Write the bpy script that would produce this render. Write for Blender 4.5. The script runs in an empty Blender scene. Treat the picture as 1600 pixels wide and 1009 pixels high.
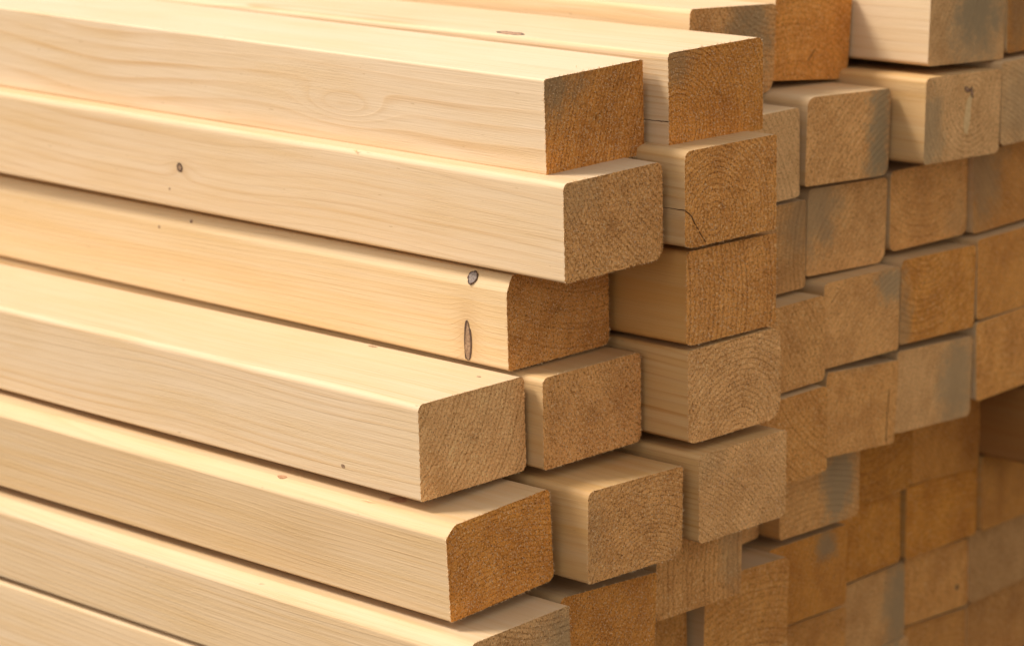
import bpy, math, random
from mathutils import Vector, Matrix, noise
rad = math.radians
scene = bpy.context.scene

# ---------------------------------------------------------------- camera
CAM = [0.875467, -0.915955, 0.245581, 0.794394, 0.243915, -0.032872, 8.417094]
cx, cy, cz, yaw, pit, rol, lf = CAM
fw = Vector((-math.cos(yaw)*math.cos(pit), math.sin(yaw)*math.cos(pit), -math.sin(pit)))
rt = fw.cross(Vector((0, 0, 1))).normalized(); up = rt.cross(fw)
r_ = math.cos(rol)*rt + math.sin(rol)*up
u_ = math.cos(rol)*up - math.sin(rol)*rt
cd = bpy.data.cameras.new('camera'); cam = bpy.data.objects.new('camera', cd)
scene.collection.objects.link(cam)
M = Matrix((r_, u_, -fw)).transposed().to_4x4(); M.translation = Vector((cx, cy, cz))
cam.matrix_world = M
cd.sensor_width = 36.0; cd.lens = math.exp(lf)/1600*36
cd.clip_start = 0.02; cd.clip_end = 200
cd.dof.use_dof = True
cd.dof.focus_distance = (Vector((0.012, -0.02, -0.11)) - Vector((cx, cy, cz))).dot(fw)
cd.dof.aperture_fstop = 11
scene.camera = cam

# ---------------------------------------------------------------- sky, sun, exposure
SUN_DIR = Vector((-0.50, -0.40, 0.77)).normalized()      # towards the sun
elev = math.asin(SUN_DIR.z)
world = bpy.data.worlds.new('World'); scene.world = world; world.use_nodes = True
wt = world.node_tree; wt.nodes.clear()
sky = wt.nodes.new('ShaderNodeTexSky'); sky.sky_type = 'NISHITA'; sky.sun_disc = False
sky.sun_elevation = elev; sky.sun_rotation = math.atan2(SUN_DIR.x, SUN_DIR.y)
sky.dust_density = 1.5; sky.air_density = 1.0; sky.ozone_density = 0.0
bg = wt.nodes.new('ShaderNodeBackground'); bg.inputs['Strength'].default_value = 0.11
wo = wt.nodes.new('ShaderNodeOutputWorld')
hs = wt.nodes.new('ShaderNodeHueSaturation'); hs.inputs['Saturation'].default_value = 0.15   # thin white cloud: a nearly colourless sky
wt.links.new(sky.outputs[0], hs.inputs['Color']); wt.links.new(hs.outputs[0], bg.inputs[0]); wt.links.new(bg.outputs[0], wo.inputs[0])
sl = bpy.data.lights.new('sun', 'SUN'); sl.energy = 1.75; sl.angle = rad(16); sl.color = (1.0, 0.985, 0.96)
so = bpy.data.objects.new('sun', sl); scene.collection.objects.link(so)
so.rotation_euler = (-SUN_DIR).to_track_quat('-Z', 'Y').to_euler(); so.location = SUN_DIR*3
vs = scene.view_settings
vs.view_transform = 'Standard'; vs.look = 'None'; vs.gamma = 1.0; vs.use_curve_mapping = False
vs.exposure = 1.08
vs.use_white_balance = True; vs.white_balance_temperature = 6500; vs.white_balance_tint = 16

# ---------------------------------------------------------------- node helpers
class NT:
    def __init__(s, name):
        s.m = bpy.data.materials.new(name); s.m.use_nodes = True
        s.t = s.m.node_tree; s.t.nodes.clear()
    def n(s, typ, **kw):
        nd = s.t.nodes.new(typ)
        for k, v in kw.items(): setattr(nd, k, v)
        return nd
    def put(s, sock, v):
        if hasattr(v, 'is_linked') or isinstance(v, bpy.types.NodeSocket): s.t.links.new(v, sock)
        else: sock.default_value = v
    def math(s, op, a, b=0.0, c=None, clamp=False):
        nd = s.n('ShaderNodeMath', operation=op, use_clamp=clamp)
        s.put(nd.inputs[0], a); s.put(nd.inputs[1], b)
        if c is not None: s.put(nd.inputs[2], c)
        return nd.outputs[0]
    def vmath(s, op, a, b=(0, 0, 0)):
        nd = s.n('ShaderNodeVectorMath', operation=op)
        s.put(nd.inputs[0], a); s.put(nd.inputs[1], b)
        return nd.outputs['Value'] if op in ('LENGTH', 'DOT_PRODUCT') else nd.outputs[0]
    def comb(s, x, y, z):
        nd = s.n('ShaderNodeCombineXYZ')
        for i, v in enumerate((x, y, z)): s.put(nd.inputs[i], v)
        return nd.outputs[0]
    def sep(s, v):
        nd = s.n('ShaderNodeSeparateXYZ'); s.put(nd.inputs[0], v); return nd.outputs
    def attr(s, name):
        nd = s.n('ShaderNodeAttribute', attribute_type='OBJECT', attribute_name=name)
        return nd
    def noise(s, vec, detail=2.0, rough=0.5, scale=1.0):
        nd = s.n('ShaderNodeTexNoise'); s.put(nd.inputs['Vector'], vec)
        nd.inputs['Scale'].default_value = scale; nd.inputs['Detail'].default_value = detail
        nd.inputs['Roughness'].default_value = rough
        return nd.outputs['Fac']
    def rng(s, v, a, b, c=0.0, d=1.0, smooth=False):
        nd = s.n('ShaderNodeMapRange', interpolation_type='SMOOTHSTEP' if smooth else 'LINEAR')
        s.put(nd.inputs[0], v)
        for i, x in enumerate((a, b, c, d)): s.put(nd.inputs[i+1], x)
        return nd.outputs[0]
    def mix(s, f, a, b, mode='MIX'):
        nd = s.n('ShaderNodeMix', data_type='RGBA', blend_type=mode); nd.clamp_factor = False; nd.clamp_result = True
        s.put(nd.inputs['Factor'], f); s.put(nd.inputs['A'], a); s.put(nd.inputs['B'], b)
        return nd.outputs['Result']
    def finish(s, color, rough, height=None, dist=0.0002, strength=1.0, spec=0.25):
        bs = s.n('ShaderNodeBsdfPrincipled'); s.put(bs.inputs['Base Color'], color)
        s.put(bs.inputs['Roughness'], rough); bs.inputs['Specular IOR Level'].default_value = spec
        if height is not None:
            bp = s.n('ShaderNodeBump'); s.put(bp.inputs['Height'], height)
            bp.inputs['Distance'].default_value = dist; bp.inputs['Strength'].default_value = strength
            s.t.links.new(bp.outputs[0], bs.inputs['Normal'])
        o = s.n('ShaderNodeOutputMaterial'); s.t.links.new(bs.outputs[0], o.inputs[0])
        return s.m

def rgb(r, g, b): return (r, g, b, 1.0)

def grain(t):
    """growth rings round a pith line running along the beam: the same solid pattern on sides and ends"""
    P = t.n('ShaderNodeTexCoord').outputs['Object']
    seed = t.attr('seed').outputs['Fac']
    pith = t.sep(t.attr('pith').outputs['Vector'])       # ring spacing, pith y, pith z  (metres)
    off = t.comb(t.math('MULTIPLY', seed, 7.13), t.math('MULTIPLY', seed, 3.7), t.math('MULTIPLY', seed, 11.9))
    lown = t.noise(t.vmath('ADD', t.vmath('MULTIPLY', P, (3.0, 14.0, 14.0)), off), 2.0)
    drift = t.noise(t.comb(t.math('MULTIPLY', t.sep(P)[0], 4.0), seed, 0.0), 1.0)
    x, y, z = t.sep(P)
    dy = t.math('ADD', t.math('SUBTRACT', y, pith[1]), t.math('MULTIPLY', t.math('SUBTRACT', drift, 0.5), t.math('MULTIPLY', t.attr('wander').outputs['Fac'], 1.6)))
    dz = t.math('ADD', t.math('SUBTRACT', z, pith[2]), t.math('MULTIPLY', x, t.attr('slope').outputs['Fac']))
    r = t.math('SQRT', t.math('ADD', t.math('MULTIPLY', dy, dy), t.math('MULTIPLY', dz, dz)))
    r = t.math('ADD', r, t.math('MULTIPLY', t.math('SUBTRACT', lown, 0.5), t.attr('wander').outputs['Fac']))
    # swirl where a hidden branch bends the rings
    sw = t.sep(t.attr('swirl').outputs['Vector'])         # x, z, amplitude
    ssz = t.sep(t.attr('swirl_size').outputs['Vector'])
    ex = t.math('DIVIDE', t.math('SUBTRACT', x, sw[0]), ssz[0])
    ez = t.math('DIVIDE', t.math('SUBTRACT', z, sw[1]), ssz[1])
    gs = t.math('EXPONENT', t.math('MULTIPLY', t.math('ADD', t.math('MULTIPLY', ex, ex), t.math('MULTIPLY', ez, ez)), -1.0))
    r = t.math('ADD', r, t.math('MULTIPLY', gs, sw[2]))
    return P, off, seed, r, pith[0], (x, y, z), t.math('MULTIPLY', gs, ssz[2])

def late(t, r, sp):
    q = t.math('DIVIDE', r, sp)
    fr = t.math('FRACT', q)
    up_ = t.rng(fr, 0.45, 0.88, smooth=True)
    dn = t.rng(fr, 0.90, 1.0, 1.0, 0.0, smooth=True)
    cell = t.n('ShaderNodeTexWhiteNoise', noise_dimensions='1D'); t.put(cell.inputs['W'], t.math('FLOOR', q))
    var = t.rng(cell.outputs['Value'], 0, 1, 0.35, 1.0)
    return t.math('MULTIPLY', t.math('MULTIPLY', up_, dn), var)

def make_side():
    t = NT('planed_softwood')
    P, off, seed, r, sp, (x, y, z), halo = grain(t)
    lt = late(t, r, sp)
    tone = t.sep(t.attr('tone').outputs['Vector'])        # side value, warmth, ring contrast
    fib = t.noise(t.vmath('ADD', t.vmath('MULTIPLY', P, (25, 1500, 1500)), off), 2.0, 0.6)
    fib2 = t.noise(t.vmath('ADD', t.vmath('MULTIPLY', P, (6, 260, 260)), off), 3.0, 0.6)
    blot = t.noise(t.vmath('ADD', t.vmath('MULTIPLY', P, (12, 45, 45)), off), 3.0, 0.55)
    pale = t.mix(tone[1], rgb(0.64, 0.470, 0.275), rgb(0.64, 0.395, 0.155))
    dark = t.mix(tone[1], rgb(0.53, 0.30, 0.105), rgb(0.48, 0.225, 0.052))
    slow = t.rng(t.noise(t.vmath('ADD', t.vmath('MULTIPLY', P, (7, 60, 60)), off), 2.0), 0.35, 0.65, 0.25, 1.15)
    c = t.mix(t.math('MULTIPLY', t.math('MULTIPLY', lt, slow), tone[2]), pale, dark)
    c = t.mix(t.rng(blot, 0.40, 0.72, 0.0, 0.42), c, rgb(0.58, 0.36, 0.130))
    c = t.mix(t.rng(fib2, 0.35, 0.68, 0.0, 0.32), c, rgb(0.69, 0.54, 0.34))
    c = t.mix(t.rng(fib, 0.52, 0.75, 0.0, 0.28), c, rgb(0.44, 0.27, 0.12))
    c = t.mix(halo, c, rgb(0.46, 0.26, 0.095))            # resin-rich wood round a knot
    # short resin flecks and planer nicks
    fl = t.noise(t.vmath('ADD', t.vmath('MULTIPLY', P, (140, 700, 700)), off), 1.0, 0.5)
    c = t.mix(t.rng(fl, 0.775, 0.81, 0.0, 0.45), c, rgb(0.33, 0.18, 0.07))
    hue = t.sep(t.attr('shade_hue').outputs['Vector'])     # orange cast of shade, painted into sides that are partly honey-tan
    c = t.mix(1.0, c, t.comb(tone[0], t.math('MULTIPLY', tone[0], hue[1]), t.math('MULTIPLY', tone[0], hue[2])), 'MULTIPLY')
    fuzz = t.noise(t.vmath('ADD', t.vmath('MULTIPLY', P, (330, 1300, 1300)), off), 3.0, 0.65)
    near = t.rng(blot, 0.42, 0.62)
    h = t.math('ADD', t.math('MULTIPLY', fib, 0.5), t.math('MULTIPLY', lt, 0.25))
    h = t.math('ADD', h, t.math('MULTIPLY', fuzz, t.math('MULTIPLY', near, 0.55)))
    return t.finish(c, t.rng(fib2, 0.3, 0.7, 0.60, 0.75), h, 0.00026, 0.9, 0.30)

def make_end():
    t = NT('sawn_end_grain')
    P, off, seed, r, sp, (x, y, z), halo = grain(t)
    yz = t.comb(seed, y, z)
    j = t.noise(t.vmath('MULTIPLY', yz, (1, 1100, 1100)), 2.0, 0.6)
    r2 = t.math('ADD', r, t.math('MULTIPLY', t.math('SUBTRACT', j, 0.5), t.math('MULTIPLY', sp, 0.55)))
    lt = late(t, r2, sp)
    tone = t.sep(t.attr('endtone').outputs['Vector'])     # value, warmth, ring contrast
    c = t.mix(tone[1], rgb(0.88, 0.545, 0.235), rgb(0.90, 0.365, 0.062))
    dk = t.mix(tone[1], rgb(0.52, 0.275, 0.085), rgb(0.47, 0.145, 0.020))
    big = t.noise(t.vmath('ADD', t.vmath('MULTIPLY', yz, (1, 55, 55)), off), 3.0, 0.6)
    c = t.mix(t.rng(big, 0.38, 0.70, 0.0, 0.55), c, dk)
    c = t.mix(t.math('MULTIPLY', lt, tone[2]), c, dk)
    # saw lines
    ang = t.math('ADD', t.math('MULTIPLY', y, 0.42), t.math('MULTIPLY', z, 1.0))
    saw = t.noise(t.comb(t.math('MULTIPLY', ang, 55), t.math('MULTIPLY', t.math('SUBTRACT', y, t.math('MULTIPLY', z, 0.42)), 1300), seed), 2.0, 0.6)
    c = t.mix(t.rng(saw, 0.40, 0.70, 0.0, 0.35), c, dk)
    p1 = t.noise(t.vmath('MULTIPLY', yz, (1, 1250, 1000)), 2.0, 0.75)
    c = t.mix(t.rng(p1, 0.55, 0.67, 0.0, 0.85), c, rgb(0.20, 0.070, 0.012))
    c = t.mix(t.rng(p1, 0.42, 0.29, 0.0, 0.95), c, rgb(0.92, 0.62, 0.27))
    # blue-grey sap stain where the timber has it
    st = t.sep(t.attr('stain').outputs['Vector'])         # y, z, amount
    ss = t.sep(t.attr('stain_size').outputs['Vector'])
    wn = t.noise(t.vmath('ADD', t.vmath('MULTIPLY', yz, (1, 90, 90)), off), 4.0, 0.65)
    ey = t.math('DIVIDE', t.math('SUBTRACT', y, st[0]), ss[1])
    ez = t.math('DIVIDE', t.math('SUBTRACT', z, st[1]), ss[2])
    d = t.math('SQRT', t.math('ADD', t.math('MULTIPLY', ey, ey), t.math('MULTIPLY', ez, ez)))
    d = t.math('ADD', d, t.math('MULTIPLY', t.math('SUBTRACT', wn, 0.5), 2.0))
    msk = t.math('MULTIPLY', t.rng(t.math('ADD', d, t.math('MULTIPLY', t.math('SUBTRACT', t.noise(t.vmath('MULTIPLY', yz, (1, 500, 500)), 2.0, 0.6), 0.5), 0.9)), 1.50, 0.35, smooth=True), t.math('MULTIPLY', st[2], 0.88))
    c = t.mix(msk, c, t.mix(p1, rgb(0.22, 0.155, 0.070), rgb(0.50, 0.35, 0.17)))
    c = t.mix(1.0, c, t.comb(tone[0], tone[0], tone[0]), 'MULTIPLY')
    h = t.math('ADD', t.math('MULTIPLY', p1, 0.7), t.math('ADD', t.math('MULTIPLY', lt, -0.35), t.math('MULTIPLY', saw, 0.35)))
    return t.finish(c, 0.85, h, 0.0013, 1.0, 0.12)

def make_plain(name, a, b, scale=900, rough=0.6, stretch=(1, 1, 1)):
    t = NT(name); P = t.n('ShaderNodeTexCoord').outputs['Object']
    n = t.noise(t.vmath('MULTIPLY', P, tuple(scale*q for q in stretch)), 3.0, 0.6)
    return t.finish(t.mix(t.rng(n, 0.3, 0.7), rgb(*a), rgb(*b)), rough, n, 0.0001, 0.6)

SIDE = make_side(); END = make_end()
KNOT = make_plain('knot_wood', (0.17, 0.095, 0.045), (0.38, 0.235, 0.12), 900)
GREYKNOT = make_plain('grey_knot_wood', (0.10, 0.070, 0.052), (0.30, 0.225, 0.155), 1400)
REDKNOT = make_plain('red_knot_wood', (0.34, 0.16, 0.075), (0.55, 0.30, 0.14), 600)
BARK = make_plain('knot_bark', (0.040, 0.022, 0.013), (0.13, 0.070, 0.036), 1200, 0.8)
CRACK = make_plain('split_shadow_wood', (0.045, 0.020, 0.008), (0.10, 0.045, 0.018), 1500, 0.9)
FIBRE = make_plain('torn_wood_fibre', (0.62, 0.34, 0.11), (0.92, 0.66, 0.36), 800, 0.7)
HEARTW = make_plain('pale_knot_heartwood', (0.62, 0.37, 0.13), (0.80, 0.52, 0.22), 500, 0.8)
def make_ground():
    t = NT('brown_earth'); P = t.n('ShaderNodeTexCoord').outputs['Object']
    n = t.noise(P, 6.0, 0.6, 9.0); n2 = t.noise(P, 3.0, 0.6, 160.0)
    c = t.mix(t.rng(n, 0.3, 0.7), rgb(0.035, 0.024, 0.015), rgb(0.075, 0.052, 0.033))
    c = t.mix(t.rng(n2, 0.55, 0.75, 0, 0.5), c, rgb(0.12, 0.09, 0.06))
    return t.finish(c, 0.9, t.math('ADD', n, t.math('MULTIPLY', n2, 0.3)), 0.01, 0.7)
# ---------------------------------------------------------------- ground
def mesh_obj(name, verts, faces, mats, parent=None, smooth=None, fmat=None):
    me = bpy.data.meshes.new(name); me.from_pydata(verts, [], faces); me.update()
    for m in mats: me.materials.append(m)
    if fmat:
        me.polygons.foreach_set('material_index', fmat)
    if smooth is True: me.polygons.foreach_set('use_smooth', [True]*len(faces))
    elif smooth: me.polygons.foreach_set('use_smooth', smooth)
    o = bpy.data.objects.new(name, me); scene.collection.objects.link(o)
    if parent: o.parent = parent
    return o
GZ = -0.4175
N = 40; gv = []; gf = []
for i in range(N+1):
    for j in range(N+1):
        gx, gy = -30+60*i/N, -30+60*j/N
        gv.append((gx, gy, GZ))
for i in range(N):
    for j in range(N):
        a = i*(N+1)+j; gf.append((a, a+N+1, a+N+2, a+1))
g = mesh_obj('ground', gv, gf, [make_ground()]); g['kind'] = 'structure'

# ---------------------------------------------------------------- timber beams
TABLE = [
 ('A1', 1, 1, [0.0, 0.0, -0.00388, 0.06636, 0.04465, 0.00391, -0.00124, 0.00701]),
 ('A2', 2, 1, [0.01962, -0.01074, -0.04802, 0.06661, 0.0457, -0.00528, -0.00047, 0.00725]),
 ('A3', 3, 1, [-0.01847, -0.00944, -0.09443, 0.06816, 0.04488, -0.01122, -0.01242, 0.001]),
 ('A4', 4, 0, [-0.01035, -0.07538, -0.13862, 0.0673, 0.04499, -0.01541, -0.00735, -0.00356]),
 ('B4', 4, 1, [-0.00101, -0.00633, -0.1389, 0.06699, 0.04388, -0.01795, -0.00617, 0.00135]),
 ('C4', 4, 2, [0.02616, 0.0629, -0.1381, 0.06739, 0.04555, -0.01909, -0.01442, -0.00061]),
 ('A5', 5, 0, [0.0127, -0.08214, -0.18764, 0.0673, 0.04429, 0.02963, 0.00901, 0.0015]),
 ('C5', 5, 1, [0.028, -0.01023, -0.18646, 0.06578, 0.04403, -0.04559, 0.00089, 0.00106]),
 ('D5', 5, 2, [0.03311, 0.06105, -0.18456, 0.06541, 0.04348, -0.03471, 0.00461, -0.00045]),
 ('A6', 6, 0, [0.03065, -0.09127, -0.23362, 0.06688, 0.04255, 0.00772, 0.00432, 0.00029]),
 ('B1', 1, 2, [0.01202, 0.06937, -0.00069, 0.06781, 0.04489, -0.01298, -0.0102, -0.00067]),
 ('B2', 2, 2, [0.02947, 0.05916, -0.04379, 0.06633, 0.04579, -0.02716, -0.00279, -0.00267]),
 ('B3', 3, 2, [0.02578, 0.06303, -0.09092, 0.06613, 0.04514, -0.03491, -0.0011, -0.00245]),
 ('C1', 1, 3, [-0.03838, 0.14095, 0.00637, 0.06694, 0.04546, -0.07631, 0.00049, -0.00048]),
 ('D1', 1, 4, [-0.04323, 0.21115, 0.0062, 0.06522, 0.045, -0.11951, 0.01674, -0.00049]),
 ('E1', 1, 5, [0.00487, 0.27852, 0.00864, 0.06713, 0.045, -0.07471, -0.00497, -0.00025]),
 ('C2', 2, 3, [-0.01104, 0.12737, -0.04552, 0.06677, 0.04556, -0.01531, 2e-05, -0.00017]),
 ('D2', 2, 4, [-0.0098, 0.19616, -0.042, 0.06795, 0.04532, -0.06781, -0.01221, 0.00044]),
 ('E2', 2, 5, [0.01123, 0.26626, -0.03987, 0.06672, 0.04503, -0.05779, -0.0006, 0.00055]),
 ('C3', 3, 3, [-0.01218, 0.13239, -0.09226, 0.06699, 0.04571, -0.02773, 6e-05, -0.00055]),
 ('D3', 3, 4, [-0.0153, 0.20327, -0.08994, 0.06653, 0.04522, -0.06689, 0.00177, -0.00089]),
 ('E3', 3, 5, [-0.01457, 0.27219, -0.08976, 0.06784, 0.04314, -0.02743, -0.01403, 0.00037]),
 ('C4b', 4, 3, [-0.0001, 0.13272, -0.13917, 0.06686, 0.04466, -0.0157, 4e-05, -0.0008]),
 ('D4', 4, 4, [-0.00446, 0.2028, -0.13662, 0.06531, 0.04501, -0.04384, 0.01239, -0.00154]),
 ('E4', 4, 5, [-0.00602, 0.26929, -0.13786, 0.06686, 0.04578, -0.05061, -0.00364, -8e-05]),
 ('E5', 5, 3, [0.00264, 0.13027, -0.18547, 0.06708, 0.04511, -0.01951, 1e-05, -0.00029]),
 ('F5', 5, 4, [-0.00428, 0.20168, -0.18319, 0.06397, 0.04509, -0.10479, 0.02737, -0.00103]),
 ('G5', 5, 5, [-0.00774, 0.2671, -0.18587, 0.06763, 0.04472, -0.0694, -0.01114, -0.00177]),
 ('B6', 6, 1, [0.01665, -0.01963, -0.23362, 0.06732, 0.04081, -0.07619, 0.00022, -0.00111]),
 ('C6', 6, 2, [0.00985, 0.05574, -0.22686, 0.0651, 0.045, -0.05229, 0.01351, -0.00064]),
 ('D6', 6, 3, [-0.03562, 0.12258, -0.23039, 0.06675, 0.045, 0.03525, 5e-05, -0.0]),
 ('E6', 6, 4, [-0.02371, 0.19035, -0.22833, 0.06682, 0.045, -0.03786, -0.00799, -0.00011]),
 ('F6', 6, 5, [-0.03576, 0.25527, -0.23154, 0.06617, 0.045, -0.0296, 5e-05, 0.0]),
 ('G6', 6, 6, [-0.03732, 0.32011, -0.23286, 0.06632, 0.045, -0.07502, 0.00026, -0.001]),
 ('H6', 6, 7, [-0.00016, 0.38703, -0.23142, 0.06663, 0.045, 0.0, -0.00012, 0.00012]),
 ('C7', 7, 2, [-0.02172, 0.04821, -0.27684, 0.06681, 0.045, 0.00011, 3e-05, -0.0]),
 ('D7', 7, 3, [-0.01395, 0.1172, -0.27547, 0.06686, 0.04718, -0.06134, -0.00418, -0.0001]),
 ('E7', 7, 4, [-0.02726, 0.18463, -0.27744, 0.06657, 0.045, -0.03479, 4e-05, 0.0]),
 ('F7', 7, 5, [-0.04202, 0.25256, -0.2769, 0.06668, 0.045, -0.00351, 6e-05, 0.0]),
 ('G7', 7, 6, [-0.0401, 0.32072, -0.27637, 0.06719, 0.04199, -0.02829, -0.00874, -0.00065]),
 ('H7', 7, 7, [-0.03673, 0.38888, -0.27684, 0.06663, 0.045, 0.00014, -0.0, -0.0]),
 ('A7', 7, 0, [0.01559, -0.08972, -0.27756, 0.06681, 0.04387, 0.00388, 0.00714, -0.0045]),
 ('E8', 8, 4, [-0.03345, 0.19069, -0.32394, 0.06665, 0.04325, -0.04658, 5e-05, -1e-05]),
 ('F8', 8, 5, [-0.04456, 0.25974, -0.32322, 0.06685, 0.0444, -0.00403, 7e-05, -0.00036]),
 ('G8', 8, 6, [-0.04892, 0.32948, -0.32041, 0.06506, 0.04058, -0.07038, 0.01128, -0.00043]),
 ('H8', 8, 7, [-0.04832, 0.39373, -0.32437, 0.06663, 0.0435, 0.01305, 0.0, 6e-05]),
 ('G9', 9, 6, [-0.05177, 0.3313, -0.368, 0.06511, 0.04596, -0.08878, 0.01324, 0.00041]),
 ('H9', 9, 7, [-0.05188, 0.39628, -0.36947, 0.06663, 0.04361, 0.01543, -0.0, -2e-05]),
 ('F1', 1, 6, [0.00581, 0.34717, 0.0062, 0.06663, 0.045, -0.01086, -0.0, 0.00016]),
 ('F2', 2, 6, [0.01109, 0.33453, -0.04064, 0.06663, 0.04482, -0.01982, -2e-05, 0.00037]),
 ('F3', 3, 6, [-0.01066, 0.34093, -0.09198, 0.06663, 0.04446, 0.00424, 0.0, 0.00021]),
 ('F4', 4, 6, [-0.00531, 0.33725, -0.13813, 0.06663, 0.04504, -0.01492, -2e-05, 0.00045]),
 ('H5', 5, 6, [-0.00512, 0.33728, -0.18348, 0.06663, 0.04457, 0.00671, 0.0, 0.00015]),
 ('Z1_7', 1, 7, [-0.02631, 0.4148, -0.0, 0.06663, 0.045, 0.0, 0.0, 0.0]),
 ('Z2_7', 2, 7, [-0.02275, 0.40216, -0.04552, 0.06663, 0.045, 0.0, 0.0, 0.0]),
 ('Z3_7', 3, 7, [-0.02114, 0.40856, -0.09169, 0.06663, 0.045, 0.0, 0.0, 0.0]),
 ('Z4_7', 4, 7, [-0.01673, 0.40488, -0.13826, 0.06663, 0.045, 0.0, 0.0, 0.0]),
 ('Z5_7', 5, 7, [-0.0228, 0.4049, -0.185, 0.06663, 0.045, 0.0, 0.0, 0.0]),
 ('Z7_1', 7, 1, [-0.04413, -0.02075, -0.27684, 0.06681, 0.045, 0.0, 0.0, 0.0]),
 ('Z8_0', 8, 0, [-0.03103, -0.07982, -0.32284, 0.06663, 0.045, 0.0, 0.0, 0.0]),
 ('Z8_1', 8, 1, [-0.0167, -0.01219, -0.32284, 0.06663, 0.045, 0.0, 0.0, 0.0]),
 ('Z8_2', 8, 2, [-0.02553, 0.05544, -0.32284, 0.06663, 0.045, 0.0, 0.0, 0.0]),
 ('Z8_3', 8, 3, [-0.01797, 0.12306, -0.32284, 0.06663, 0.045, 0.0, 0.0, 0.0]),
 ('Z9_0', 9, 0, [-0.0416, -0.07446, -0.36858, 0.06663, 0.045, 0.0, 0.0, 0.0]),
 ('Z9_1', 9, 1, [-0.03093, -0.00683, -0.36858, 0.06663, 0.045, 0.0, 0.0, 0.0]),
 ('Z9_2', 9, 2, [-0.0376, 0.06079, -0.36858, 0.06663, 0.045, 0.0, 0.0, 0.0]),
 ('Z9_3', 9, 3, [-0.02869, 0.12842, -0.36858, 0.06663, 0.045, 0.0, 0.0, 0.0]),
 ('Z9_4', 9, 4, [-0.02778, 0.19604, -0.36858, 0.06663, 0.045, 0.0, 0.0, 0.0]),
 ('Z9_5', 9, 5, [-0.04461, 0.26367, -0.36858, 0.06663, 0.045, 0.0, 0.0, 0.0]),
 ('Z10_0', 10, 0, [-0.0385, -0.08419, -0.41418, 0.06663, 0.045, 0.0, 0.0, 0.0]),
 ('Z10_1', 10, 1, [-0.03662, -0.01656, -0.41418, 0.06663, 0.045, 0.0, 0.0, 0.0]),
 ('Z10_2', 10, 2, [-0.01751, 0.05106, -0.41418, 0.06663, 0.045, 0.0, 0.0, 0.0]),
 ('Z10_3', 10, 3, [-0.02203, 0.11869, -0.41418, 0.06663, 0.045, 0.0, 0.0, 0.0]),
 ('Z10_4', 10, 4, [-0.04021, 0.18631, -0.41418, 0.06663, 0.045, 0.0, 0.0, 0.0]),
 ('Z10_5', 10, 5, [-0.02109, 0.25394, -0.41418, 0.06663, 0.045, 0.0, 0.0, 0.0]),
 ('Z10_6', 10, 6, [-0.04084, 0.32156, -0.41418, 0.06663, 0.045, 0.0, 0.0, 0.0]),
 ('Z10_7', 10, 7, [-0.02648, 0.38919, -0.41418, 0.06663, 0.045, 0.0, 0.0, 0.0]),
]
LENGTH = 2.4
# eased corners in millimetres: (dy, dz, flat chamfer?) for top-left, top-right, bottom-right, bottom-left
CORN = {
 'A1': ((1.2,1.2,0),(1.2,1.2,0),(4,4,0),(2,2.0,0)), 'A2': ((3.0,3.2,0),(4,4,0),(6,6,0),(1.8,1.6,0)),
 'A3': ((4.2,7.5,1),(3,3,0),(4,4,0),(1.5,1.5,0)), 'A4': ((3.0,3.0,0),(3,3,0),(3,3,0),(1.2,1.2,0)),
 'A5': ((7,5.0,1),(3,3,0),(4,4,0),(1.2,1.2,0)), 'A6': ((6,6.0,1),(1.2,1.2,0),(3,3,0),(2,2,0)),
 'B1': ((2.2,2.2,0),(4,4,0),(1.5,1.5,0),(4,1.5,0)), 'B2': ((4,3.5,0),(1.5,1.5,0),(1.5,1.5,0),(6,3,0)),
 'B3': ((2.5,2.5,0),(1.5,1.5,0),(2,2,0),(5,2.5,0)), 'B4': ((3.5,3,0),(3,3,0),(3.5,4,0),(1.5,1.5,0)),
 'C4': ((2,2,0),(6,6,0),(8,7,0),(6,3,0)), 'C5': ((3.5,3.5,0),(2,2,0),(8,8,0),(2,2,0)),
 'D5': ((2.5,2.5,0),(2,2,0),(4,4,0),(3,2,0)), 'C1': ((2.5,2.5,0),(3,3,0),(8,8,0),(3,3,0)),
 'D1': ((4,4,0),(3,3,0),(9,9,0),(3,3,0)), 'D2': ((6,4,0),(3,3,0),(5,5,0),(2,2,0)),
 'D3': ((3,3,0),(3,3,0),(7,6,0),(2,2,0)), 'E3': ((3,3,0),(3,3,0),(5,5,0),(5,5,0)),
}
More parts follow.
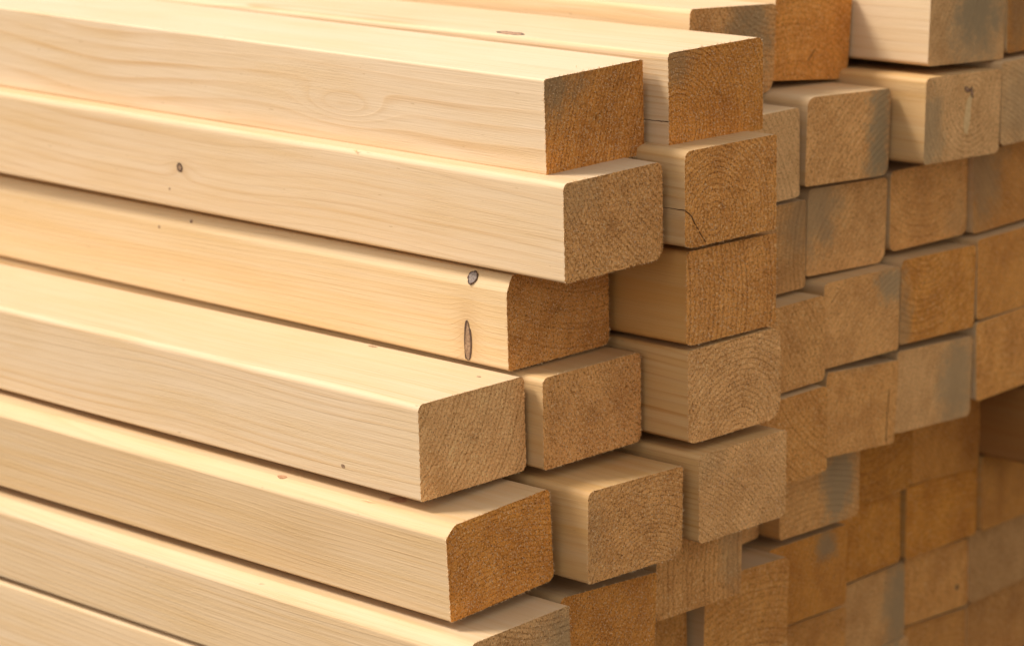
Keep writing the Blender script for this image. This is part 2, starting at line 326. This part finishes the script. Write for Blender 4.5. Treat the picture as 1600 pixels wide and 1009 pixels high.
def profile(w, h, cn, seg):
    """closed outline of the section, counter-clockwise seen from +x, starting on the left side"""
    tl, tr, br, bl = [(a/1000, b/1000, f) for a, b, f in cn]
    pts = []
    def arc(cy_, cz_, a0, ry, rz, flat):
        n = 7
        for k in range(n+1):
            a = a0 + math.pi/2*k/n
            c_, s_ = math.cos(a), math.sin(a)
            y_, z_ = cy_+ry*c_, cz_+rz*s_
            if flat:                                   # planed chamfer, edges barely softened
                t = k/n
                p0 = (cy_+ry*math.cos(a0), cz_+rz*math.sin(a0)); p1 = (cy_+ry*math.cos(a0+math.pi/2), cz_+rz*math.sin(a0+math.pi/2))
                fy, fz = p0[0]*(1-t)+p1[0]*t, p0[1]*(1-t)+p1[1]*t
                y_, z_ = y_*0.30+fy*0.70, z_*0.30+fz*0.70
            pts.append((y_, z_))
    def line(p, q):
        d = math.dist(p, q); n = max(1, int(d/seg))
        for k in range(1, n): pts.append((p[0]+(q[0]-p[0])*k/n, p[1]+(q[1]-p[1])*k/n))
    # y right, z up; go: bottom-left corner, bottom-right, top-right, top-left
    arc(bl[0], bl[1], math.pi, bl[0], bl[1], bl[2]);        line((bl[0], 0), (w-br[0], 0))
    arc(w-br[0], br[1], -math.pi/2, br[0], br[1], br[2]);   line((w, br[1]), (w, h-tr[1]))
    arc(w-tr[0], h-tr[1], 0, tr[0], tr[1], tr[2]);          line((w-tr[0], h), (tl[0], h))
    arc(tl[0], h-tl[1], math.pi/2, tl[0], tl[1], tl[2]);    line((0, h-tl[1]), (0, bl[1]))
    return pts

PARAM = {}
def beam(key, row, col, q):
    xe, y0, z0, w, h, ro, ya, pi_ = q
    rnd = random.Random(key)
    near = key in NEAR
    eps = 0.00035
    w -= 2*eps; h -= 2*eps
    cn = CORN.get(key) or tuple((rnd.uniform(1.5, 4), rnd.uniform(1.5, 4), 0) for _ in range(4))
    prof = profile(w, h, cn, 0.0006 if near else 0.004)
    n = len(prof)
    props = look(key, w, h, rnd)
    SL = 0.004
    # ---- body
    xs = [-SL, -0.02, -0.06] + [-0.12-0.12*k for k in range(20)]
    xs = [x for x in xs if x > -LENGTH] + [-LENGTH]
    vs_, fs = [], []
    for x in xs:
        by = 0.0006*noise.noise(Vector((x*2.2, hash_(key), 0.3)))*min(1, -x*4)
        bz = 0.0005*noise.noise(Vector((x*2.0, 9.1, hash_(key))))*min(1, -x*4)
        for (y, z) in prof:
            vs_.append((x, y+eps+by, z+eps+bz))
    for k in range(len(xs)-1):
        for i in range(n):
            j = (i+1) % n
            fs.append((k*n+i, (k+1)*n+i, (k+1)*n+j, k*n+j))
    sm = [True]*len(fs)
    nb = len(vs_)
    vs_ += vs_[(len(xs)-1)*n:len(xs)*n]+vs_[:n]
    fs.append(tuple(nb+i for i in range(n))[::-1]); sm.append(False)
    fs.append(tuple(nb+n+i for i in range(n))); sm.append(False)
    root = mesh_obj('sawn_timber', vs_, fs, [SIDE], smooth=sm)
    root.location = (xe, y0, z0)
    root.rotation_euler = (Matrix.Rotation(ya, 3, 'Z') @ Matrix.Rotation(pi_, 3, 'Y') @ Matrix.Rotation(ro, 3, 'X')).to_euler()
    # ---- sawn end: its own slab, face rough from the saw
    ev, ef, em, es = [], [], [], []
    s0 = rnd.uniform(0, 90)
    def rough(y, z):
        if not near: return 0.0
        a = noise.noise(Vector((y*700, z*700, s0)))*0.00042
        b = noise.noise(Vector((y*1700, z*1400, s0+5)))*0.00034
        return a+b+rnd.uniform(-1, 1)*0.00006
    for (y, z) in prof: ev.append((-SL, y+eps, z+eps))
    rag = []
    for (y, z) in prof:
        jag = 0.0
        if near: jag = noise.noise(Vector((y*1500, z*1500, s0)))*0.00030+rnd.uniform(-1, 1)*0.00022
        rag.append(jag)
    for (y, z), jg in zip(prof, rag): ev.append((jg, y+eps, z+eps))
    for i in range(n):
        j = (i+1) % n
        ef.append((i, j, n+j, n+i)[::-1]); em.append(0); es.append(True)
    ef[:] = [f[::-1] for f in ef]
    b2 = len(ev); ev += ev[:n]
    ef.append(tuple(b2+i for i in range(n))[::-1]); em.append(0); es.append(False)
    rings = 46 if near else 3
    base = len(ev); cyy, czz = w/2+eps, h/2+eps
    for k in range(rings):
        s = 1-k/rings
        for (y, z), jg in zip(prof, rag):
            yy, zz = cyy+(y+eps-cyy)*s, czz+(z+eps-czz)*s
            ev.append((jg if k == 0 else rough(yy, zz), yy, zz))
        if k:
            a0 = base+(k-1)*n; b0 = base+k*n
            for i in range(n):
                j = (i+1) % n
                ef.append((a0+i, a0+j, b0+j, b0+i)); em.append(1); es.append(near)
    ev.append((0, cyy, czz)); c0 = len(ev)-1; b0 = base+(rings-1)*n
    for i in range(n): ef.append((b0+i, b0+(i+1) % n, c0)); em.append(1); es.append(near)
    end = mesh_obj('sawn_end', ev, ef, [SIDE, END], root, es, em)
    # ---- loose fibres torn up by the saw, round the arris and on the face
    if near:
        fv, ff = [], []
        def sliver(p, d, L, wd):
            d = d.normalized(); s_ = d.cross(Vector((rnd.uniform(-1, 1), rnd.uniform(-1, 1), rnd.uniform(-1, 1)))).normalized()*wd
            t_ = d.cross(s_).normalized()*wd
            b_ = len(fv); e_ = p+d*L
            for v in (p+s_, p-s_*0.5+t_, p-s_*0.5-t_, e_): fv.append(tuple(v))
            ff.extend([(b_, b_+1, b_+3), (b_+1, b_+2, b_+3), (b_+2, b_, b_+3)])
        fz = FUZZ.get(key, 1.0)
        for k in range(int(230*fz)):
            i = rnd.randrange(n); y, z = prof[i]
            o_ = Vector((0, y-w/2, z-h/2)); 
            o_ = Vector((0, -1, 0)) if y < 0.004 else Vector((0, 1, 0)) if y > w-0.004 else Vector((0, 0, -1 if z < h/2 else 1))
            p = Vector((rnd.uniform(-0.0003, 0.0001), y+eps, z+eps))
            sliver(p, o_*rnd.uniform(0.3, 1.0)+Vector((rnd.uniform(-0.5, 0.9), rnd.uniform(-0.5, 0.5), rnd.uniform(-0.7, 0.5))), rnd.uniform(0.0004, 0.0013)*min(1.2, 0.6+0.5*fz), rnd.uniform(0.00008, 0.00016))
        for k in range(int(950*fz)):
            y, z = rnd.uniform(0.002, w-0.002), rnd.uniform(0.002, h-0.002)
            p = Vector((0.00005, y, z))
            sliver(p, Vector((rnd.uniform(0.2, 0.9), rnd.uniform(-1, 1), rnd.uniform(-1, 1))), rnd.uniform(0.0004, 0.0012), rnd.uniform(0.00010, 0.00022))
        fb = mesh_obj('torn_fibres', fv, ff, [FIBRE], end)
        fb['kind'] = 'stuff'
    for o in (root, end):
        for k, v in props.items(): o[k] = v
    lab = LABELS.get(key)
    root['label'] = lab or 'pale softwood beam packed into the hidden lower and far rows of the stack'
    root['category'] = 'timber'
    root['group'] = 'softwood beams stacked in one pile' if lab else 'beams of the pile outside the picture'
    PARAM[key] = (root, end, w, h)
    return root

def hash_(k): return (sum(ord(c)*(i+3)*17 for i, c in enumerate(k)) % 997)/31.0

def ellipse_part(name, root, face, cx_, cz_, rx, rz, mat, rim=None, depth=0.004, tilt=0.0, squash=1.0, rimw=0.0005, wob=0.12):
    """a knot: a plug of other wood let into the timber, its face a hair proud; the bark round it is a sub-part"""
    key, rt_, en_, w, h = root
    rnd = random.Random(name+str(cx_))
    def mk(nm, r1x, r1z, r0x, r0z, proud, m, par):
        n = 40; v, f = [], []
        wobs = [1+wob*noise.noise(Vector((math.cos(2*math.pi*k/n)*1.5, math.sin(2*math.pi*k/n)*1.5, cx_*900))) for k in range(n)]
        def P(a, b, d):
            ca, sa = math.cos(tilt), math.sin(tilt)
            a, b = a*ca-b*sa, a*sa+b*ca
            if face == 'F': return (cx_+a, 0.00025-d, cz_+b)
            if face == 'T': return (cx_+a, cz_+b, h+0.00035+d)
            if face == 'C':                             # on the eased upper arris
                return (cx_+a, 0.00184+0.49*b-0.87*(d+0.00022), h-0.0033+0.87*b+0.49*(d+0.00022))
            return (d, cx_+a, cz_+b)
        for k in range(n):
            a = 2*math.pi*k/n; wv = wobs[k]
            v.append(P(r1x*math.cos(a)*wv, r1z*math.sin(a)*wv, -depth))
        for k in range(n):
            a = 2*math.pi*k/n; wv = wobs[k]
            v.append(P(r1x*math.cos(a)*wv, r1z*math.sin(a)*wv, proud))
        if r0x > 0:
            for k in range(n):
                a = 2*math.pi*k/n; wv = wobs[(k+3) % n]
                v.append(P(r0x*math.cos(a)*wv, r0z*math.sin(a)*wv, proud))
        for k in range(n):
            j = (k+1) % n
            f.append((k, j, n+j, n+k))
            if r0x > 0: f.append((n+k, n+j, 2*n+j, 2*n+k))
        if r0x <= 0: f.append(tuple(range(n, 2*n)))
        return mesh_obj(nm, v, f, [m], par)
    k = mk(name, rx, rz, 0, 0, 0.00008, mat, en_ if face == 'E' else rt_)
    if rim: mk('bark_ring', rx+rimw, rz+rimw, max(rx-rimw, 0.0001), max(rz-rimw*1.2, 0.0001), 0.00018, rim, k)
    return k

def crack(root, face, pts, wd):
    """an open drying split: a thin dark wedge following a wandering line"""
    key, rt_, en_, w, h = root
    rnd = random.Random(str(pts)); P_ = []
    for a, b in zip(pts[:-1], pts[1:]):
        for k in range(8): P_.append((a[0]+(b[0]-a[0])*k/8, a[1]+(b[1]-a[1])*k/8))
    P_.append(pts[-1])
    v, f = [], []; m = len(P_)
    def Q(a, b, d): return (a, 0.00025-d, b) if face == 'F' else (d, a, b)
    for i, (a, b) in enumerate(P_):
        q = P_[min(i+1, m-1)]; p = P_[max(i-1, 0)]
        dx, dz = q[0]-p[0], q[1]-p[1]; L = math.hypot(dx, dz) or 1
        hw = wd*(0.35+0.65*(1-i/(m-1)))*rnd.uniform(0.7, 1.2)
        nx, nz = -dz/L*hw, dx/L*hw
        pr = 0.00010 if face == 'F' else 0.00028
        a += rnd.uniform(-1, 1)*0.00008; b += rnd.uniform(-1, 1)*0.00012
        v += [Q(a+nx, b+nz, pr), Q(a-nx, b-nz, pr), Q(a, b, -0.0015)]
    for i in range(m-1):
        o = i*3
        f += [(o, o+1, o+4, o+3), (o+1, o+2, o+5, o+4), (o+2, o, o+3, o+5)]
    f += [(0, 1, 2), ((m-1)*3, (m-1)*3+2, (m-1)*3+1)]
    return mesh_obj('drying_crack', v, f, [CRACK], en_ if face == 'E' else rt_)

NEAR = {'A1','A2','A3','A4','A5','A6','B1','B2','B3','B4','C4','C5','D5','B6','C1'}
FUZZ = {'A1': 1.3, 'A2': 0.9, 'A3': 1.2, 'A4': 0.5, 'A5': 1.6, 'A6': 0.9, 'B1': 1.4, 'B2': 0.8, 'B3': 0.8, 'B4': 1.0, 'C4': 0.6, 'C5': 1.0, 'D5': 0.7, 'B6': 1, 'C1': .7}
# growth rings: ring spacing, pith y, pith z in millimetres (pith may lie outside the section)
PITH = {
 'A1': (2.3, 300, -60), 'A2': (2.6, 120, 90), 'A3': (2.2, 60, 140), 'A4': (2.6, -75, 95),
 'A5': (2.4, 30, -90), 'A6': (2.6, 60, 130), 'B1': (2.4, 6, 8), 'B2': (2.5, 18, 12),
 'B3': (3.2, -80, 20), 'B4': (2.2, 110, 80), 'C4': (2.6, 36, -6), 'C5': (2.2, 44, -14),
 'D5': (2.4, -30, -44), 'C1': (2.6, 70, 70), 'D1': (3.0, 20, -50), 'C2': (3.4, -60, -40), 'D2': (3.4, 110, -60),
 'E2': (2.8, 38, 30), 'C3': (3.6, 150, 10), 'D3': (3.8, 120, -70), 'E3': (2.8, 30, 60), 'D4': (3.0, 100, -60),
 'E4': (3.0, 22, 62), 'F4': (3.5, -40, 60), 'C6': (3.6, 220, 20), 'E6': (3.2, 30, -70), 'G5': (3.2, -80, 60),
}
WANDER = {'A1': 0.0045, 'A2': 0.008, 'A4': 0.012}
HUE = {'B3': (.78, .46), 'C4': (.91, .74), 'D5': (.91, .74), 'C5': (.94, .82), 'B4': (.95, .85), 'B2': (.95, .85), 'E2': (.94, .82), 'H6': (.70, .38), 'A3': (1.02, 1.0), 'E6': (.85, .6), 'G7': (.85, .6), 'H7': (.85, .6)}  # green and blue factors: painted orange shade, some of it honey-tan wood
SWIRL = {'A1': (-0.132, 0.0195, 0.0068, 0.026, 0.0075, 0.12), 'A3': (-0.0262, 0.0140, 0.0050, 0.0075, 0.0150, 0.55), 'A2': (-0.264, 0.0216, 0.0030, 0.010, 0.0050, 0.30), 'A5': (-0.095, 0.020, 0.0020, 0.030, 0.012, 0.22)}
#            y, z, amount, size y, size z  (mm)
STAIN = {
 'A1': (4, 40, .75, 18, 14), 'A2': (8, 40, .30, 16, 12), 'B1': (3, 42, .55, 14, 12), 'C1': (46, 30, .8, 16, 22), 'E1': (42, 30, 1.0, 22, 30), 'D2': (60, 26, 1.1, 11, 30),
 'E2': (3, 16, .7, 13, 24), 'D3': (6, 34, .7, 20, 22), 'C3': (60, 36, .5, 12, 16), 'C4b': (3, 32, .7, 8, 22), 'D4': (58, 36, .85, 13, 11),
 'E4': (2, 10, .55, 8, 26), 'G5': (54, 20, .75, 16, 28), 'E6': (48, 22, .9, 13, 26), 'G8': (64, 24, .0, 6, 20), 'F3': (10, 30, .6, 18, 30), 'A6': (62, 20, .6, 16, 26),
 'F7': (2, 40, .5, 8, 12), 'E7': (48, 38, .8, 8, 9), 'F8': (60, 20, .8, 12, 26), 'D5': (4, 40, .25, 16, 10), 'F5': (30, 48, .35, 30, 5), 'Z9_5': (40, 30, .9, 26, 20), 'F2': (20, 20, .4, 20, 20),
 'C6': (58, 24, .4, 9, 20), 'E3': (60, 10, .25, 12, 12), 'C5': (2, 20, .2, 8, 24), 'F1': (10, 20, .4, 10, 20),
}
# side value, warmth, ring contrast / end value, warmth, ring contrast
TONE = {  # inner boards' dim warm sides: part honey-tan wood, part painted shade
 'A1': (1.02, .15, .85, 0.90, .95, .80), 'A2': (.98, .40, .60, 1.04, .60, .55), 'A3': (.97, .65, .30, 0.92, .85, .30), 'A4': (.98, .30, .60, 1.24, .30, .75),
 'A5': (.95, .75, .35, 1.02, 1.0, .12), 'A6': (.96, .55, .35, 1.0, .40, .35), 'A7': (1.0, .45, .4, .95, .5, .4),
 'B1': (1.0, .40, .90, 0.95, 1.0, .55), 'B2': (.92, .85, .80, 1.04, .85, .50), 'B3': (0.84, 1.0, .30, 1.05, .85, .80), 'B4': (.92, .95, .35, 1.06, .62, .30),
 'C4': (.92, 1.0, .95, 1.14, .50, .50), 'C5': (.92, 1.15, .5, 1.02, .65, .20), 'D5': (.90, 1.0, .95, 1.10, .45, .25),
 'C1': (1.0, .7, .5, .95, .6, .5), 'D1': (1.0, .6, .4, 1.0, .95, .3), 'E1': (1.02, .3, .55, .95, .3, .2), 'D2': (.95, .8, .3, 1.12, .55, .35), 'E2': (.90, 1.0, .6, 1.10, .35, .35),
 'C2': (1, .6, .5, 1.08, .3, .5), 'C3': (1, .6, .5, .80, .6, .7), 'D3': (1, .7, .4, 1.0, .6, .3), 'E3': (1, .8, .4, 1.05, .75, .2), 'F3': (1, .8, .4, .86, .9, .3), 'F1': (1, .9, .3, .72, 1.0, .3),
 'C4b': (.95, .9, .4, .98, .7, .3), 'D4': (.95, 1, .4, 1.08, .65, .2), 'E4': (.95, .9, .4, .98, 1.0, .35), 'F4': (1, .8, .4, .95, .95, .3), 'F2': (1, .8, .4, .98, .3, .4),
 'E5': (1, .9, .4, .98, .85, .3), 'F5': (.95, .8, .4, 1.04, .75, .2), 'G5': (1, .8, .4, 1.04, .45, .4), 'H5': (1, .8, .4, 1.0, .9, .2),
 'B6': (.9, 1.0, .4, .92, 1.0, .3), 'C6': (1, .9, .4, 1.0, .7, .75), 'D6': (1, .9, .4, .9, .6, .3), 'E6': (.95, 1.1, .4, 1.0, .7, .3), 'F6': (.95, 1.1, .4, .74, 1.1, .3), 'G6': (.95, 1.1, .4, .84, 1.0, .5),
 'H6': (.52, 1.0, .25, .8, 1.0, .3), 'C7': (1, 1, .4, .80, .9, .3), 'D7': (.95, .8, .4, .90, .9, .3), 'E7': (.95, 1.1, .4, .84, 1.05, .4), 'F7': (.95, 1.1, .4, .84, 1.1, .3),  # side closing the hollow is dimmed: deep shade painted into its value
 'G7': (.9, 1.3, .3, .86, 1.12, .15), 'H7': (.9, 1.2, .3, .74, 1.0, .15), 'E8': (1, 1, .3, .86, .9, .2), 'F8': (1, 1, .3, .86, .6, .2), 'G8': (1, 1, .3, .92, .85, .15), 'H8': (1, 1, .3, .68, .55, .15), 'G9': (1, 1, .3, .76, .9, .2), 'H9': (1, 1, .3, .68, .8, .2),  # lower right ends: shade painted in as reduced end value
}
def look(key, w, h, rnd):
    sp, py, pz = PITH.get(key) or (rnd.uniform(2.6, 3.8), rnd.choice((rnd.uniform(-90, -20), rnd.uniform(80, 150), rnd.uniform(10, 50))), rnd.choice((rnd.uniform(-80, -15), rnd.uniform(60, 120), rnd.uniform(10, 35))))
    tn = TONE.get(key) or (rnd.uniform(.94, 1.02), rnd.uniform(.5, .9), rnd.uniform(.3, .7), rnd.uniform(.88, 1.06), rnd.uniform(.45, .9), rnd.uniform(.2, .45))
    st = STAIN.get(key) or (0, 0, 0, 10, 10)
    return {'pith': [sp/1000, py/1000, pz/1000], 'slope': rnd.uniform(-0.02, 0.02), 'seed': hash_(key), 'wander': WANDER.get(key, 0.010),
            'swirl': list(SWIRL.get(key, (0, 0, 0))[:3]), 'swirl_size': list(SWIRL.get(key, (0, 0, 0, .03, .01, 0.0))[3:]), 'tone': list(tn[:3]), 'endtone': list(tn[3:]),
            'shade_hue': [1.0]+list(HUE.get(key, (1.0, 1.0))), 'stain': [st[0]/1000, st[1]/1000, st[2]], 'stain_size': [0.0, st[3]/1000, st[4]/1000]}
LABELS = {
 'A1': 'top left front beam, pale oval swirl on its side, blue-grey upper corner on its end',
 'A2': 'second beam down at left front, small dark round knot on its side',
 'A3': 'third beam down at left front, long black-ringed knot upright near its end',
 'A4': 'bright-topped beam jutting out nearest the viewer, diagonal ring lines on its pale end',
 'A5': 'beam with a coarse orange hairy end, under the bright-topped nearest beam',
 'A6': 'beam directly under the coarse orange hairy one, top of its greyish end showing',
 'A7': 'lowest pale beam at the bottom left corner of the picture, end out of sight',
 'B1': 'topmost beam whose full end shows curved rings, a thin split along its side',
 'B2': 'beam with a diagonal crack at the lower left of its end',
 'B3': 'beam with near-vertical ring lines and a shaded orange side, under the diagonally cracked one',
 'B4': 'beam end right beside the bright-topped nearest beam, same height',
 'C4': 'beam with pale arched rings and strongly rounded right corners on its end',
 'C5': 'beam with a speckled end and big rounded lower right corner, beside the coarse orange end',
 'D5': 'beam with a pale dull end and striped shaded side, under the arched-ring end',
 'B6': 'beam end at the bottom directly under the speckled one with the big rounded corner',
 'C6': 'shaded beam end with faint upright lines, under the pale dull end with striped side',
 'D6': 'deeply recessed bit of beam end left of the small dark slot at lower middle',
 'E6': 'beam end with grey-green right half, just right of the small dark slot at lower middle',
 'F6': 'recessed dark beam end right of the grey-green one at lower middle',
 'G6': 'recessed shaded beam end left of the dark orange hollow at the right edge',
 'H6': 'protruding beam at the right edge whose dark orange side closes the hollow',
 'C7': 'narrow recessed beam end at the bottom edge, left of the slim dark orange slot',
 'D7': 'beam with a mauve shaded top surface showing in the dark recess at lower middle',
 'E7': 'shaded brown beam end with a small green mould spot on top',
 'F7': 'plain shaded brown beam end left of the smooth deep orange one',
 'G7': 'smooth deep orange beam end in the lower right, framed by dark joints',
 'H7': 'dim orange-brown beam end at the right edge directly under the dark hollow',
 'E8': 'dim beam end at the bottom edge, below the small green mould spot',
 'F8': 'shaded beam end at lower right with a grey stain down its right side',
 'G8': 'beam end with one tiny dark knot, under the smooth deep orange end',
 'H8': 'dull greyish brown beam end at the right edge, beside the tiny dark knot',
 'G9': 'dark beam end at the bottom edge under the one with the tiny dark knot',
 'H9': 'darkest beam end at the bottom right corner of the picture',
 'C1': 'recessed top beam behind the topmost full end, grey patch on its tilted end',
 'D1': 'tilted plain orange-brown beam end at the top edge, dark slot beneath it',
 'E1': 'beam at the top edge with a bright left side and grey-stained end',
 'F1': 'reddish sliver of a beam end at the top right corner of the picture',
 'C2': 'narrow strip of pale sawn end half hidden behind the topmost full end',
 'D2': 'beam end with a wide grey-green band down its right side, beneath the dark slot',
 'E2': 'beam end with a dark branched knot and a pale wedge below it',
 'F2': 'greyish beam end cut by the right edge, right of the branched-knot end',
 'C3': 'narrow dark brown strip of ringed end half hidden behind the diagonally cracked beam',
 'D3': 'beam end with grey upper left and orange lower right, below the grey-green banded one',
 'E3': 'plain tan rounded beam end below the branched-knot one, dark joints beside it',
 'F3': 'dark olive-brown beam end cut by the right edge, beside the plain tan rounded one',
 'C4b': 'partly hidden beam end with grey left edge, behind the top of the arched-ring end',
 'D4': 'beam end with a small grey square stain in its upper right corner',
 'E4': 'broad beam end with faint nested curved rings, right of the small grey square stain',
 'F4': 'warm brown beam end cut by the right edge, adjoining the faint nested curved rings',
 'E5': 'beam end with pale flecks, right of the arched-ring end and above the grey-green stains',
 'F5': 'beam end with a whitish smear along its top edge',
 'G5': 'beam end with grey-green right half, beside the whitish-smeared one',
 'H5': 'plain warm beam end cut by the right edge, right above the dark orange hollow',
}
for key, row, col, q in TABLE: beam(key, row, col, q)
R = lambda k: (k,)+PARAM[k]

# ---------------------------------------------------------------- knots and splits seen in the photograph
ellipse_part('knot', R('A2'), 'F', -0.2640, 0.0216, 0.0018, 0.0019, KNOT, BARK, rimw=0.0004)
ellipse_part('knot', R('A2'), 'F', -0.2730, 0.0096, 0.0007, 0.0006, KNOT)
ellipse_part('knot', R('A3'), 'F', -0.2509, 0.0352, 0.0008, 0.0009, KNOT)
ellipse_part('knot', R('A3'), 'C', -0.2265, 0.0425, 0.0009, 0.0008, KNOT)
k = ellipse_part('knot', R('A3'), 'F', -0.0262, 0.0098, 0.0021, 0.0086, KNOT, BARK, tilt=-0.04, rimw=0.00034, wob=0.30)
k['label'] = 'long narrow knot ringed with black bark'
k = ellipse_part('knot', R('A3'), 'C', -0.0232, 0.0405, 0.0026, 0.0030, GREYKNOT, BARK, tilt=-0.3, rimw=0.00018, wob=0.5)
k['label'] = 'grey chipped knot on the eased edge'
ellipse_part('knot', R('A4'), 'F', -0.0507, 0.0077, 0.0012, 0.0009, KNOT)
ellipse_part('knot', R('A4'), 'T', -0.0955, 0.0620, 0.0030, 0.0009, KNOT)
ellipse_part('knot', R('A4'), 'T', -0.0150, 0.0530, 0.0012, 0.0009, KNOT)
ellipse_part('knot', R('A5'), 'T', -0.0452, 0.0119+0.004, 0.0048, 0.0032, REDKNOT)
ellipse_part('knot', R('A5'), 'T', -0.1139, 0.0080, 0.0030, 0.0016, REDKNOT)
ellipse_part('knot', R('B1'), 'T', -0.1070, 0.0066, 0.0070, 0.0036, REDKNOT, BARK, rimw=0.00012, wob=0.5)
ellipse_part('knot', R('E2'), 'E', 0.0360, 0.0365, 0.0020, 0.0011, REDKNOT, BARK, tilt=-0.35, rimw=0.0003, wob=0.6)
ellipse_part('knot', R('E2'), 'E', 0.0405, 0.0345, 0.0011, 0.0022, REDKNOT, BARK, tilt=0.3, rimw=0.0003, wob=0.6)
ellipse_part('knot_heart', R('E2'), 'E', 0.0375, 0.0215, 0.0026, 0.0110, HEARTW, tilt=-0.14, wob=0.6)
ellipse_part('knot', R('G8'), 'E', 0.0529, 0.0130, 0.0014, 0.0018, BARK)
def splinter(key, pts, wd):
    '''a thin sliver of wood lifted off the surface'''
    v, f = [], []
    for i, p in enumerate(pts):
        t = i/(len(pts)-1); q = wd*(1-abs(2*t-1))**0.5+wd*0.1
        v += [(p[0], p[1]-q, p[2]), (p[0], p[1]+q, p[2]), (p[0], p[1], p[2]+q*0.9)]
    for i in range(len(pts)-1):
        o = i*3
        f += [(o, o+1, o+4, o+3), (o+1, o+2, o+5, o+4), (o+2, o, o+3, o+5)]
    f += [(0, 2, 1), (len(v)-3, len(v)-2, len(v)-1)]
    return mesh_obj('splinter', v, f, [FIBRE], PARAM[key][0])
splinter('A2', [(-0.137, 0.0022, 0.0449), (-0.135, 0.0010, 0.0452), (-0.133, 0.0004, 0.0446), (-0.131, 0.0012, 0.0450)], 0.00030)
splinter('A2', [(-0.136, 0.0030, 0.0452), (-0.1335, 0.0008, 0.0449), (-0.1315, -0.0002, 0.0437)], 0.00025)
hh = PARAM['A1'][3]
sp_ = splinter('A1', [(-0.0090, 0.0310, hh+0.0001), (-0.0084, 0.0305, hh+0.0014), (-0.0070, 0.0300, hh+0.0022)], 0.00012)
crack(R('F5'), 'E', [(0.0560, 0.0020), (0.0556, 0.0170), (0.0562, 0.0300)], 0.00014)
crack(R('D1'), 'E', [(0.0300, 0.0100), (0.0360, 0.0165)], 0.00016)
splinter('A5', [(-0.060, 0.0065, 0.0441), (-0.055, 0.0060, 0.0447), (-0.051, 0.0066, 0.0443)], 0.00020)
crack(R('B1'), 'F', [(0.0, 0.0131), (-0.007, 0.0128), (-0.016, 0.0127)], 0.00022)
crack(R('B2'), 'F', [(0.0, 0.0186), (-0.006, 0.0185), (-0.014, 0.0184)], 0.00022)
crack(R('B2'), 'E', [(0.0004, 0.0185), (0.0045, 0.0155), (0.0075, 0.0110), (0.0120, 0.0050), (0.0150, 0.0015)], 0.00018)
